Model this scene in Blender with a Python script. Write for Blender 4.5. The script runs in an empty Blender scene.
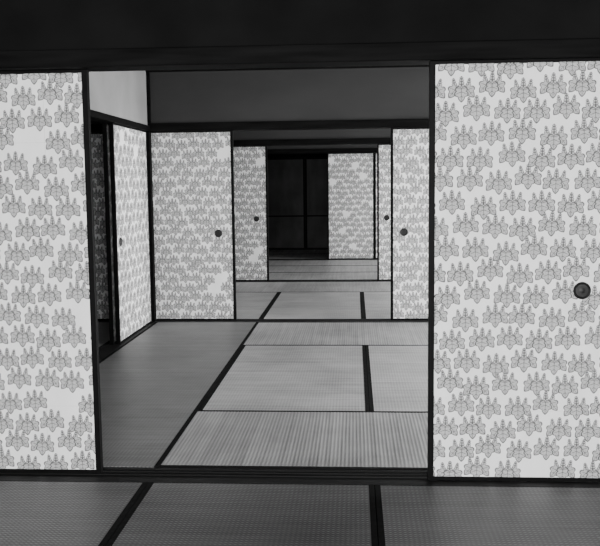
import bpy, math, random
from mathutils import Matrix, Vector
S=bpy.context.scene
H=1.8
Y1,Y2,Y3,Y4,Y5=3.713,8.084,11.40,14.62,17.0
XA,XB,MW=-0.91,0.08,0.99
XL,XR=-3.56,2.76
CEIL=2.38

# ---------------- materials ----------------
def newmat(name):
    m=bpy.data.materials.new(name); m.use_nodes=True
    nt=m.node_tree; b=nt.nodes['Principled BSDF']
    return m,nt,b
def g(v): return (v,v,v,1)
def noise_mat(name,lo,hi,scale=(4,4,4),nscale=1.0,rough=.7,spec=.3,detail=4,bump=0):
    m,nt,b=newmat(name)
    tc=nt.nodes.new('ShaderNodeTexCoord'); mp=nt.nodes.new('ShaderNodeMapping')
    mp.inputs['Scale'].default_value=scale
    n=nt.nodes.new('ShaderNodeTexNoise'); n.inputs['Scale'].default_value=nscale; n.inputs['Detail'].default_value=detail
    r=nt.nodes.new('ShaderNodeValToRGB'); r.color_ramp.elements[0].position=.3; r.color_ramp.elements[1].position=.7
    r.color_ramp.elements[0].color=g(lo); r.color_ramp.elements[1].color=g(hi)
    L=nt.links
    L.new(tc.outputs['Object'],mp.inputs[0]); L.new(mp.outputs[0],n.inputs['Vector']); L.new(n.outputs['Fac'],r.inputs[0]); L.new(r.outputs[0],b.inputs['Base Color'])
    b.inputs['Roughness'].default_value=rough; b.inputs['Specular IOR Level'].default_value=spec
    if bump:
        bp=nt.nodes.new('ShaderNodeBump'); bp.inputs['Strength'].default_value=bump; bp.inputs['Distance'].default_value=.002
        L.new(n.outputs['Fac'],bp.inputs['Height']); L.new(bp.outputs[0],b.inputs['Normal'])
    return m
M_lac=noise_mat('black_lacquer_wood',.003,.005,(20,20,20),1,.5,.04)
M_beam=noise_mat('dark_stained_wood',.003,.007,(3,40,40),1,.6,.02)
M_sill=noise_mat('dark_sill_wood',.006,.016,(2,60,60),1,.5,.10)
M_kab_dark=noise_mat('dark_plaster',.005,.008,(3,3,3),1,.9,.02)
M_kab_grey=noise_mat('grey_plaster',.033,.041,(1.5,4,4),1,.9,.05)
M_kab_light=noise_mat('light_plaster',.21,.26,(3,3,3),1,.9,.1)
M_ceil=noise_mat('ceiling_boards',.05,.08,(2,20,20),1,.7,.2)
M_sub=noise_mat('subfloor_wood',.03,.05,(3,30,30),1,.8,.2)
M_heri=noise_mat('tatami_border_cloth',.005,.011,(40,40,40),1,.85,.05)
M_paper=noise_mat('fusuma_paper',.76,.86,(6,6,2),1.5,.85,.1,detail=8)
M_seam=noise_mat('paper_seam',.62,.70,(5,5,5),1.5,.85,.1)
M_mdark=noise_mat('motif_outline_ink',.09,.14,(8,8,8),1,.8,.1)
M_mmid=noise_mat('motif_fill_mica',.32,.52,(90,90,90),3,.75,.1)
M_metal=noise_mat('handle_dark_metal',.005,.014,(60,60,60),1,.45,.2)
M_darkdoor=noise_mat('dark_door_panel',.05,.09,(4,4,2),1,.7,.15)

def tatami_mat(name,base):
    m,nt,b=newmat(name); L=nt.links
    tc=nt.nodes.new('ShaderNodeTexCoord'); sx=nt.nodes.new('ShaderNodeSeparateXYZ'); L.new(tc.outputs['Object'],sx.inputs[0])
    def math_(op,a,bv=None,c=None):
        n=nt.nodes.new('ShaderNodeMath'); n.operation=op
        for i,v in enumerate((a,bv,c)):
            if v is None: continue
            if isinstance(v,(int,float)): n.inputs[i].default_value=v
            else: L.new(v,n.inputs[i])
        return n.outputs[0]
    sy=math_('SINE',math_('MULTIPLY',sx.outputs['Y'],2*math.pi/.0185))   # warp valleys along the mat
    sxx=math_('SINE',math_('MULTIPLY',sx.outputs['X'],2*math.pi/.0185))  # rush bundles across the mat
    dots=math_('MULTIPLY',sy,sxx)
    h=math_('ADD',math_('MULTIPLY',sxx,.50),math_('ADD',math_('MULTIPLY',sy,.25),math_('MULTIPLY',dots,.65)))
    def streak(sc,det):
        mp=nt.nodes.new('ShaderNodeMapping'); mp.inputs['Scale'].default_value=sc; L.new(tc.outputs['Object'],mp.inputs[0])
        oi=nt.nodes.new('ShaderNodeObjectInfo')
        n1=nt.nodes.new('ShaderNodeTexNoise'); n1.noise_dimensions='4D'; n1.inputs['Scale'].default_value=1; n1.inputs['Detail'].default_value=det; n1.inputs['Roughness'].default_value=.65
        L.new(mp.outputs[0],n1.inputs['Vector']); L.new(math_('MULTIPLY',oi.outputs['Random'],50.),n1.inputs['W'])
        return n1.outputs['Fac'],oi
    s1,oi=streak((34,.9,1),6); s2,_=streak((2.5,2.5,2.5),3)
    v=math_('ADD',-.27,math_('MULTIPLY',s1,1.5))
    v=math_('ADD',v,math_('MULTIPLY',s2,1.05))
    v=math_('ADD',v,math_('MULTIPLY',h,.48))
    v=math_('MULTIPLY',v,math_('ADD',.86,math_('MULTIPLY',oi.outputs['Random'],.28)))
    v=math_('MAXIMUM',math_('MULTIPLY',v,base),base*.15)
    cb=nt.nodes.new('ShaderNodeCombineColor')
    for i in range(3): L.new(v,cb.inputs[i])
    L.new(cb.outputs[0],b.inputs['Base Color'])
    b.inputs['Roughness'].default_value=.42; b.inputs['Specular IOR Level'].default_value=.45
    bp=nt.nodes.new('ShaderNodeBump'); bp.inputs['Strength'].default_value=.35; bp.inputs['Distance'].default_value=.002
    L.new(h,bp.inputs['Height']); L.new(bp.outputs[0],b.inputs['Normal'])
    return m
T_dim=tatami_mat('tatami_rush_dim',.086)  # front mats: weaker light on this floor is put into the colour
T_mid=tatami_mat('tatami_rush_half_lit',.14)  # left-hand mats: light falloff from the windows painted as a darker base
T_lit=tatami_mat('tatami_rush_lit',.29)  # inner mats: same rush, stronger daylight painted in as a lighter base

# ---------------- mesh helpers ----------------
class MB:
    def __init__(s): s.v=[];s.f=[];s.m=[];s.mats=[]
    def mi(s,m):
        if m not in s.mats: s.mats.append(m)
        return s.mats.index(m)
    def box(s,x0,x1,y0,y1,z0,z1,m):
        b=len(s.v); k=s.mi(m)
        s.v+=[(x0,y0,z0),(x1,y0,z0),(x1,y1,z0),(x0,y1,z0),(x0,y0,z1),(x1,y0,z1),(x1,y1,z1),(x0,y1,z1)]
        for q in ((0,3,2,1),(4,5,6,7),(0,1,5,4),(1,2,6,5),(2,3,7,6),(3,0,4,7)):
            s.f.append(tuple(b+i for i in q)); s.m.append(k)
    def poly(s,pts,m):
        b=len(s.v); s.v+=pts; s.f.append(tuple(range(b,b+len(pts)))); s.m.append(s.mi(m))
    def ring(s,cx,cz,prof,n,m):
        b=len(s.v); k=s.mi(m)
        for r,y in prof:
            for i in range(n):
                a=2*math.pi*i/n; s.v.append((cx+r*math.cos(a),y,cz+r*math.sin(a)))
        for j in range(len(prof)-1):
            for i in range(n):
                i2=(i+1)%n
                s.f.append((b+j*n+i,b+j*n+i2,b+(j+1)*n+i2,b+(j+1)*n+i)); s.m.append(k)
        s.f.append(tuple(b+(len(prof)-1)*n+i for i in range(n))); s.m.append(k)
    def mesh(s,name):
        me=bpy.data.meshes.new(name); me.from_pydata(s.v,[],s.f)
        for m in s.mats: me.materials.append(m)
        me.polygons.foreach_set('material_index',s.m); me.update()
        return me
def put(me,name,loc=(0,0,0),rz=0):
    o=bpy.data.objects.new(name,me); o.location=loc; o.rotation_euler=(0,0,rz)
    S.collection.objects.link(o); return o
def boxobj(name,x0,x1,y0,y1,z0,z1,m,bev=0):
    cx,cy,cz=(x0+x1)/2,(y0+y1)/2,(z0+z1)/2
    mb=MB(); mb.box(x0-cx,x1-cx,y0-cy,y1-cy,z0-cz,z1-cz,m)
    o=put(mb.mesh(name),name,(cx,cy,cz))
    if bev:
        md=o.modifiers.new('bevel','BEVEL'); md.width=bev; md.segments=2
    return o

# ---------------- paulownia motif ----------------
# one broad leaf, stalk at the origin, tip pointing down
half=[(0,.02),(.10,.10),(.24,.12),(.36,.02),(.37,-.10),(.28,-.17),(.40,-.23),(.44,-.38),(.34,-.50),(.22,-.50),(.20,-.62),(.12,-.74),(0,-.86)]
leaf=half+[(-x,y) for x,y in half[-2:0:-1]]
def chaikin(P):
    out=[]
    for i in range(len(P)):
        a,b=P[i],P[(i+1)%len(P)]
        out+=[(a[0]*.75+b[0]*.25,a[1]*.75+b[1]*.25),(a[0]*.25+b[0]*.75,a[1]*.25+b[1]*.75)]
    return out
leaf=chaikin(leaf)
def xf(pts,s,ang,tx,ty):
    c,sn=math.cos(ang),math.sin(ang)
    return [((x*c-y*sn)*s+tx,(x*sn+y*c)*s+ty) for x,y in pts]
def shrink(pts,k,cx=0,cy=-.33): return [((x-cx)*k+cx,(y-cy)*(k+.02)+cy) for x,y in pts]
def rib(a,b,w):
    dx,dy=b[0]-a[0],b[1]-a[1]; l=math.hypot(dx,dy); nx,ny=-dy/l*w,dx/l*w
    return [(a[0]+nx,a[1]+ny),(a[0]-nx,a[1]-ny),(b[0]-nx*.5,b[1]-ny*.5),(b[0]+nx*.5,b[1]+ny*.5)]
def circ(cx,cy,r,n): return [(cx+r*math.cos(2*math.pi*i/n),cy+r*math.sin(2*math.pi*i/n)) for i in range(n)]
layers=[]
for j,(ang,tx,ty,sc) in enumerate(((-.70,-.14,.06,.60),(.70,.14,.06,.60),(0,0,.02,.62))):
    lv=(0,3,6)[j]
    layers.append((lv,xf(leaf,sc,ang,tx,ty),1))
    layers.append((lv+1,xf(shrink(leaf,.82),sc,ang,tx,ty),0))
    for a,b in (((0,.02),(0,-.74)),((0,-.06),(.26,.0)),((0,-.06),(-.26,.0)),((0,-.22),(.31,-.34)),((0,-.22),(-.31,-.34)),((0,-.46),(.12,-.57)),((0,-.46),(-.12,-.57))):
        layers.append((lv+2,xf(rib(a,b,.020),sc,ang,tx,ty),1))
def spike(bx,by,ang,Ln,Wd,n):
    sd=[]
    for i in range(n):
        t0=i/n; w=Wd*(1-.60*t0)
        sd+=[(w*.80,(t0+.05/n)*Ln),(w,(t0+.5/n)*Ln)]
    sd+=[(Wd*.28,Ln*.97),(0,Ln*1.03)]
    shp=sd+[(-x,y) for x,y in sd[-2::-1]]
    layers.append((9,xf(shp,1,ang,bx,by),1))
    for i in range(n):
        t=(i+.5)/n; w=Wd*(1-.60*t)*.5
        for s in (-1,1):
            layers.append((10,xf(circ(s*w,t*Ln,min(.040,w*.85),7),1,ang,bx,by),0))
spike(0,.06,0,.38,.13,4); spike(-.25,.12,.16,.26,.10,3); spike(.25,.12,-.16,.26,.10,3)
MS=.117
def motif(mb,cx,cz,s,rot,x0,x1,z0,z1,off):
    c,sn=math.cos(rot),math.sin(rot)
    for lv,pts,d in layers:
        y=-.0004-.0002*lv-off      # overprint order, avoids coplanar ink layers
        P=[(cx+(x*c-z*sn)*s*MS,y,cz+(x*sn+z*c)*s*MS) for x,z in pts]
        if all(p[0]<=x0 for p in P) or all(p[0]>=x1 for p in P) or all(p[2]<=z0 for p in P) or all(p[2]>=z1 for p in P): continue
        P=[(min(max(p[0],x0),x1),p[1],min(max(p[2],z0),z1)) for p in P]
        mb.poly(P,M_mdark if d else M_mmid)

def fusuma(W,handle,seed,drop,px=.123,pz=.097,hz=.835,seams=()):
    rnd=random.Random(seed); mb=MB(); T=.028; F=.024
    mb.box(F,W-F,0,T-.002,.014,H-.014,M_paper)
    mb.box(0,F,-.004,T,0,H,M_lac); mb.box(W-F,W,-.004,T,0,H,M_lac)
    mb.box(F,W-F,-.004,T,0,.016,M_lac); mb.box(F,W-F,-.004,T,H-.012,H,M_lac)
    for z in (.31,.60,.90,1.20,1.49): mb.box(F,W-F,-.0002,.001,z,z+.0015,M_seam)
    for x,z0,z1 in seams: mb.box(x,x+.002,-.0003,.001,z0,z1,M_seam)
    ph=rnd.random()*6
    hx={'r':W-.155,'l':.125,None:-9}[handle]
    r=0; z=.045
    while z<H+.02:
        x=F-.06+(r%2)*px/2+.016*math.sin(r*.9+ph); k=0
        while x<W+.03:
            if rnd.random()>drop:
                xx=x+rnd.uniform(-.006,.006); zz=z+rnd.uniform(-.006,.006)+.012*math.sin(k*2.3+r*.8+ph)
                motif(mb,xx,zz,rnd.uniform(.95,1.0),rnd.uniform(-.04,.04),F,W-F,.016,H-.012,.00005*(r%2)+.0001*(k%2))
            x+=px; k+=1
        z+=pz; r+=1
    if handle:
        mb.ring(hx,hz,[(.037,0),(.037,-.005),(.033,-.008),(.029,-.006),(.027,-.004),(.012,-.0045),(.010,-.005),(.004,-.006)],28,M_metal)
    return mb.mesh('fusuma_sheet')
W=.80
F_r=[fusuma(W,'r',11,.04),fusuma(W,'r',12,.02,.116,.091)]
F_l=[fusuma(W,'l',21,.04,seams=((.555,.02,.42),(.60,1.0,1.7))),fusuma(W,'l',22,.02,.116,.091)]
F_side=fusuma(1.13,'l',31,.03)
N='fusuma_sliding_door'
put(F_r[0],N,(.315,Y1-.035,0)); put(F_l[0],N,(1.115,Y1+.005,0)); put(F_r[0],N,(1.915,Y1-.035,0))
put(F_l[0],N,(-1.155-W,Y1+.005,0)); put(F_r[0],N,(-1.155-2*W,Y1-.035,0))
put(F_r[1],N,(-1.94,Y2-.0,0)); put(F_l[1],N,(.335,Y2-.0,0)); put(F_r[1],N,(1.135,Y2+.04,0)); put(F_l[1],N,(1.935,Y2,0))
put(F_l[1],N,(-2.82,Y2-.0,0)); put(F_r[1],N,(-3.55,Y2+.04,0))
put(F_r[1],N,(-1.155-W,Y3,0)); put(F_l[1],N,(.295,Y3,0)); put(F_r[1],N,(1.095,Y3+.04,0)); put(F_l[1],N,(1.895,Y3,0))
F_n=fusuma(.42,None,41,.04)
F_far=fusuma(W,None,51,.02,.116,.091)
put(F_n,N,(-1.94,Y4+.04,0)); put(F_far,N,(-.465,Y4,0))
put(F_r[1],N,(.335,Y4+.04,0)); put(F_l[1],N,(1.135,Y4,0)); put(F_r[1],N,(1.935,Y4+.04,0))
XS=-1.94
put(F_side,N,(XS,6.86,0),math.pi/2); put(F_side,N,(XS-.045,6.83,0),math.pi/2)

# ---------------- tatami ----------------
cache={}
def mat_mesh(L,Wd,M_tat):
    k=(round(L,3),round(Wd,3),M_tat.name)
    if k in cache: return cache[k]
    mb=MB(); e=.0015; b=.025
    mb.box(-L/2+e,L/2-e,-Wd/2+b,Wd/2-b,-.05,0,M_tat)
    mb.box(-L/2+e,L/2-e,-Wd/2+e,-Wd/2+b,-.05,.0012,M_heri)
    mb.box(-L/2+e,L/2-e,Wd/2-b,Wd/2-e,-.05,.0012,M_heri)
    cache[k]=mb.mesh('tatami_mat'); return cache[k]
def lon(x0,x1,y0,y1,t=T_lit): put(mat_mesh(y1-y0,x1-x0,t),'tatami_mat',((x0+x1)/2,(y0+y1)/2,0),math.pi/2)
def lat(x0,x1,y0,y1,t=T_lit): put(mat_mesh(x1-x0,y1-y0,t),'tatami_mat',((x0+x1)/2,(y0+y1)/2,0),0)
cols=[(-3.55,-2.89),(-2.89,-1.90),(-1.90,XA),(XA,XB),(XB,1.07),(1.07,2.06),(2.06,2.73)]
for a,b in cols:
    for y0,y1 in ((-2.33,-.36),(-.36,1.62),(1.62,3.60)): lon(a,b,y0,y1,T_dim)
C0=3.81
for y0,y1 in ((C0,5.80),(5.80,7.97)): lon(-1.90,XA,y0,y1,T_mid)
for y0,y1 in ((C0,4.81),(6.80,7.97)):
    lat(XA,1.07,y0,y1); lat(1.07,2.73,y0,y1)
for a,b in cols[3:]: lon(a,b,4.81,6.80)
for y0,y1 in ((C0,5.80),(5.80,7.97)):
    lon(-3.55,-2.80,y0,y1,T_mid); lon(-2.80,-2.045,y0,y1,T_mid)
for y0,y1 in ((8.18,10.2),): 
    for a,b in cols[2:]: lon(a,b,y0,y1)
lat(-1.90,XA,10.2,11.29); lat(XA,1.07,10.2,11.29); lat(1.07,2.73,10.2,11.29)
for y0,y1 in ((11.50,12.5),(12.5,13.5),(13.5,14.51)):
    lat(-1.90,XA,y0,y1); lat(XA,1.07,y0,y1); lat(1.07,2.73,y0,y1)
for y0,y1 in ((14.72,15.8),(15.8,16.88)):
    lat(-1.90,XA,y0,y1); lat(XA,1.07,y0,y1); lat(1.07,2.73,y0,y1)

# ---------------- shell ----------------
boxobj('floor',XL-.1,XR+.1,-2.5,Y5+.1,-.12,-.052,M_sub)
def sill(y,x0,x1,ya=-.105,yb=.09):
    mb=MB()
    mb.box(x0,x1,ya,-.05,-.05,-.001,M_sill)
    mb.box(x0,x1,.075,yb,-.05,-.001,M_sill)
    mb.box(x0,x1,-.05,.075,-.05,-.006,M_sill)
    for c in (-.05,-.005,.034,.069): mb.box(x0,x1,c,c+.004,-.006,-.001,M_sill)
    put(mb.mesh('door_sill'),'door_sill',(0,y,0))
for y in (Y1,Y2,Y3,Y4): sill(y,XL,XR)
boxobj('door_sill',-2.038,-1.902,Y1+.10,Y2-.11,-.05,-.001,M_sill)
LH=.075
def cross(name,y,x0,x1,m,zc=CEIL):
    boxobj('door_lintel',x0,x1,y-.075,y+.085,H+.001,H+LH,M_beam,.004)
    boxobj(name,x0,x1,y-.045,y+.055,H+LH,zc,m)
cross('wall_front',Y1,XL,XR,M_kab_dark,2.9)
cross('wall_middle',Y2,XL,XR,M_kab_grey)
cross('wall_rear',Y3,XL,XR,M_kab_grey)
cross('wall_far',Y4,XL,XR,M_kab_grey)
boxobj('door_lintel',-2.03,-1.905,Y1+.09,Y2-.08,H+.001,H+.05,M_beam,.003)
boxobj('wall_side',-2.01,-1.93,Y1+.06,Y2-.08,H+.05,CEIL,M_kab_light)
boxobj('wooden_post',-2.0,-1.915,Y2-.075,Y2-.005,0,H,M_beam,.004)
boxobj('wooden_post',-1.93,-1.90,Y2-.080,Y2-.046,H+.076,CEIL-.001,M_beam,.004)
for y in (Y3,Y4):
    boxobj('wall_left',-2.05,-1.96,y-3.2,y-.09,-.05,CEIL,M_kab_grey)
boxobj('wall_left',-2.05,-1.96,Y4+.09,Y5,-.05,CEIL,M_kab_grey)
boxobj('wall_left',XL-.1,XL,-2.4,Y2+.1,-.05,2.9,M_kab_grey)
boxobj('wall_back',XL,XR,Y5,Y5+.1,-.05,CEIL,M_kab_dark)
def plaindoor(w,h):
    mb=MB()
    mb.box(.03,w-.03,0,.02,.03,h-.03,M_darkdoor)
    mb.box(0,.03,-.01,.03,0,h,M_lac); mb.box(w-.03,w,-.01,.03,0,h,M_lac)
    mb.box(.03,w-.03,-.01,.03,0,.03,M_lac); mb.box(.03,w-.03,-.01,.03,h-.03,h,M_lac)
    mb.box(.03,w-.03,-.006,.022,h*.36,h*.36+.025,M_lac)
    return mb.mesh('dark_panel_door')
pd=plaindoor(.92,1.8)
for i in range(4): put(pd,'dark_panel_door',(-1.90+.93*i,Y5-.06,-.002))
boxobj('door_lintel',-1.95,XR,Y5-.09,Y5,H,H+LH,M_beam,.004)
boxobj('door_sill',-1.95,XR,Y5-.11,Y5,-.05,-.003,M_sill)
def ceiling(x0,x1,y0,y1,z):
    boxobj('ceiling',x0,x1,y0,y1,z,z+.05,M_ceil)
    mb=MB(); x=x0+.3
    while x<x1-.05:
        mb.box(x,x+.03,y0,y1,z-.02,z,M_beam); x+=.45
    mb.box(x0,x1,y1-.10,y1-.05,z-.035,z,M_beam)
    put(mb.mesh('trim_ceiling_batten'),'trim_1')
ceiling(XL,XR,-2.4,Y1-.05,2.9)
for a,b in ((Y1,Y2),(Y2,Y3),(Y3,Y4),(Y4,Y5)): ceiling(XL,XR,a+.055,b+.005,CEIL)

def window(y0,y1,z0,z1):
    mb=MB(); t=.03
    mb.box(0,.06,y0,y1,z0,z0+t,M_beam); mb.box(0,.06,y0,y1,z1-t,z1,M_beam)
    for y in (y0,(y0+y1)/2-t/2,y1-t): mb.box(0,.06,y,y+t,z0+t,z1-t,M_beam)
    put(mb.mesh('window_frame'),'window_1',(XR+.02,0,0))
def rwall(y0,y1,w0,w1,z0,z1,zc):
    mb=MB(); a,b=XR,XR+.1
    mb.box(a,b,y0,w0,-.05,zc,M_kab_grey); mb.box(a,b,w1,y1,-.05,zc,M_kab_grey)
    if z0>0: mb.box(a,b,w0,w1,-.05,z0,M_kab_grey)
    mb.box(a,b,w0,w1,z1,zc,M_kab_grey)
    put(mb.mesh('wall_right'),'wall_right'); window(w0,w1,z0,z1)
def area(name,loc,M,sx,sy,P):
    l=bpy.data.lights.new(name,'AREA'); l.shape='RECTANGLE'; l.size=sx; l.size_y=sy; l.energy=P
    o=bpy.data.objects.new(name,l); o.location=loc; o.rotation_euler=M.to_euler(); S.collection.objects.link(o)
MR=Matrix(((0,0,1),(1,0,0),(0,1,0)))      # local x->Y, y->Z, z->X : shines to -X
MBk=Vector((0,1,0)).to_track_quat('-Z','Y').to_matrix()
for (y0,y1,w0,w1,zc,P) in ((-2.4,Y1,-1.6,3.0,2.9,15),(Y1,Y2,4.0,7.7,CEIL,460),(Y2,Y3,8.6,10.9,CEIL,400),(Y3,Y4,11.9,14.1,CEIL,320)):
    rwall(y0,y1,w0,w1,.02,2.05,zc)
    area('daylight',(XR+.35,(w0+w1)/2,1.1),MR,w1-w0+.3,2.0,P)
boxobj('wall_right',XR,XR+.1,Y4,Y5,-.05,CEIL,M_kab_grey)
mb=MB(); yb=-2.4
mb.box(XL,-2.6,yb-.1,yb,-.05,2.9,M_kab_grey); mb.box(2.0,XR,yb-.1,yb,-.05,2.9,M_kab_grey)
mb.box(-2.6,2.0,yb-.1,yb,2.3,2.9,M_kab_grey); put(mb.mesh('wall_entrance'),'wall_entrance')
area('daylight',(.1,yb-.3,1.15),MBk,4.0,2.2,730)

w=bpy.data.worlds.new('world'); S.world=w; w.use_nodes=True
w.node_tree.nodes['Background'].inputs[0].default_value=g(.8); w.node_tree.nodes['Background'].inputs[1].default_value=.6

# ---------------- camera ----------------
f,a,b,c,h=857.41,.1042,.0645,-.0112,1.3005
R=Vector((math.cos(b),math.sin(b),0))
Fw=Vector((-math.sin(b)*math.cos(a),math.cos(b)*math.cos(a),-math.sin(a)))
Up=Vector((-math.sin(b)*math.sin(a),math.cos(b)*math.sin(a),math.cos(a)))
R2=R*math.cos(c)+Up*math.sin(c); U2=-R*math.sin(c)+Up*math.cos(c)
cam=bpy.data.cameras.new('camera'); co=bpy.data.objects.new('camera',cam); S.collection.objects.link(co)
M=Matrix((R2,U2,-Fw)).transposed().to_4x4(); M.translation=(0,0,h)
co.matrix_world=M
cam.sensor_width=36; cam.lens=f*36/600; cam.clip_start=.05
S.camera=co
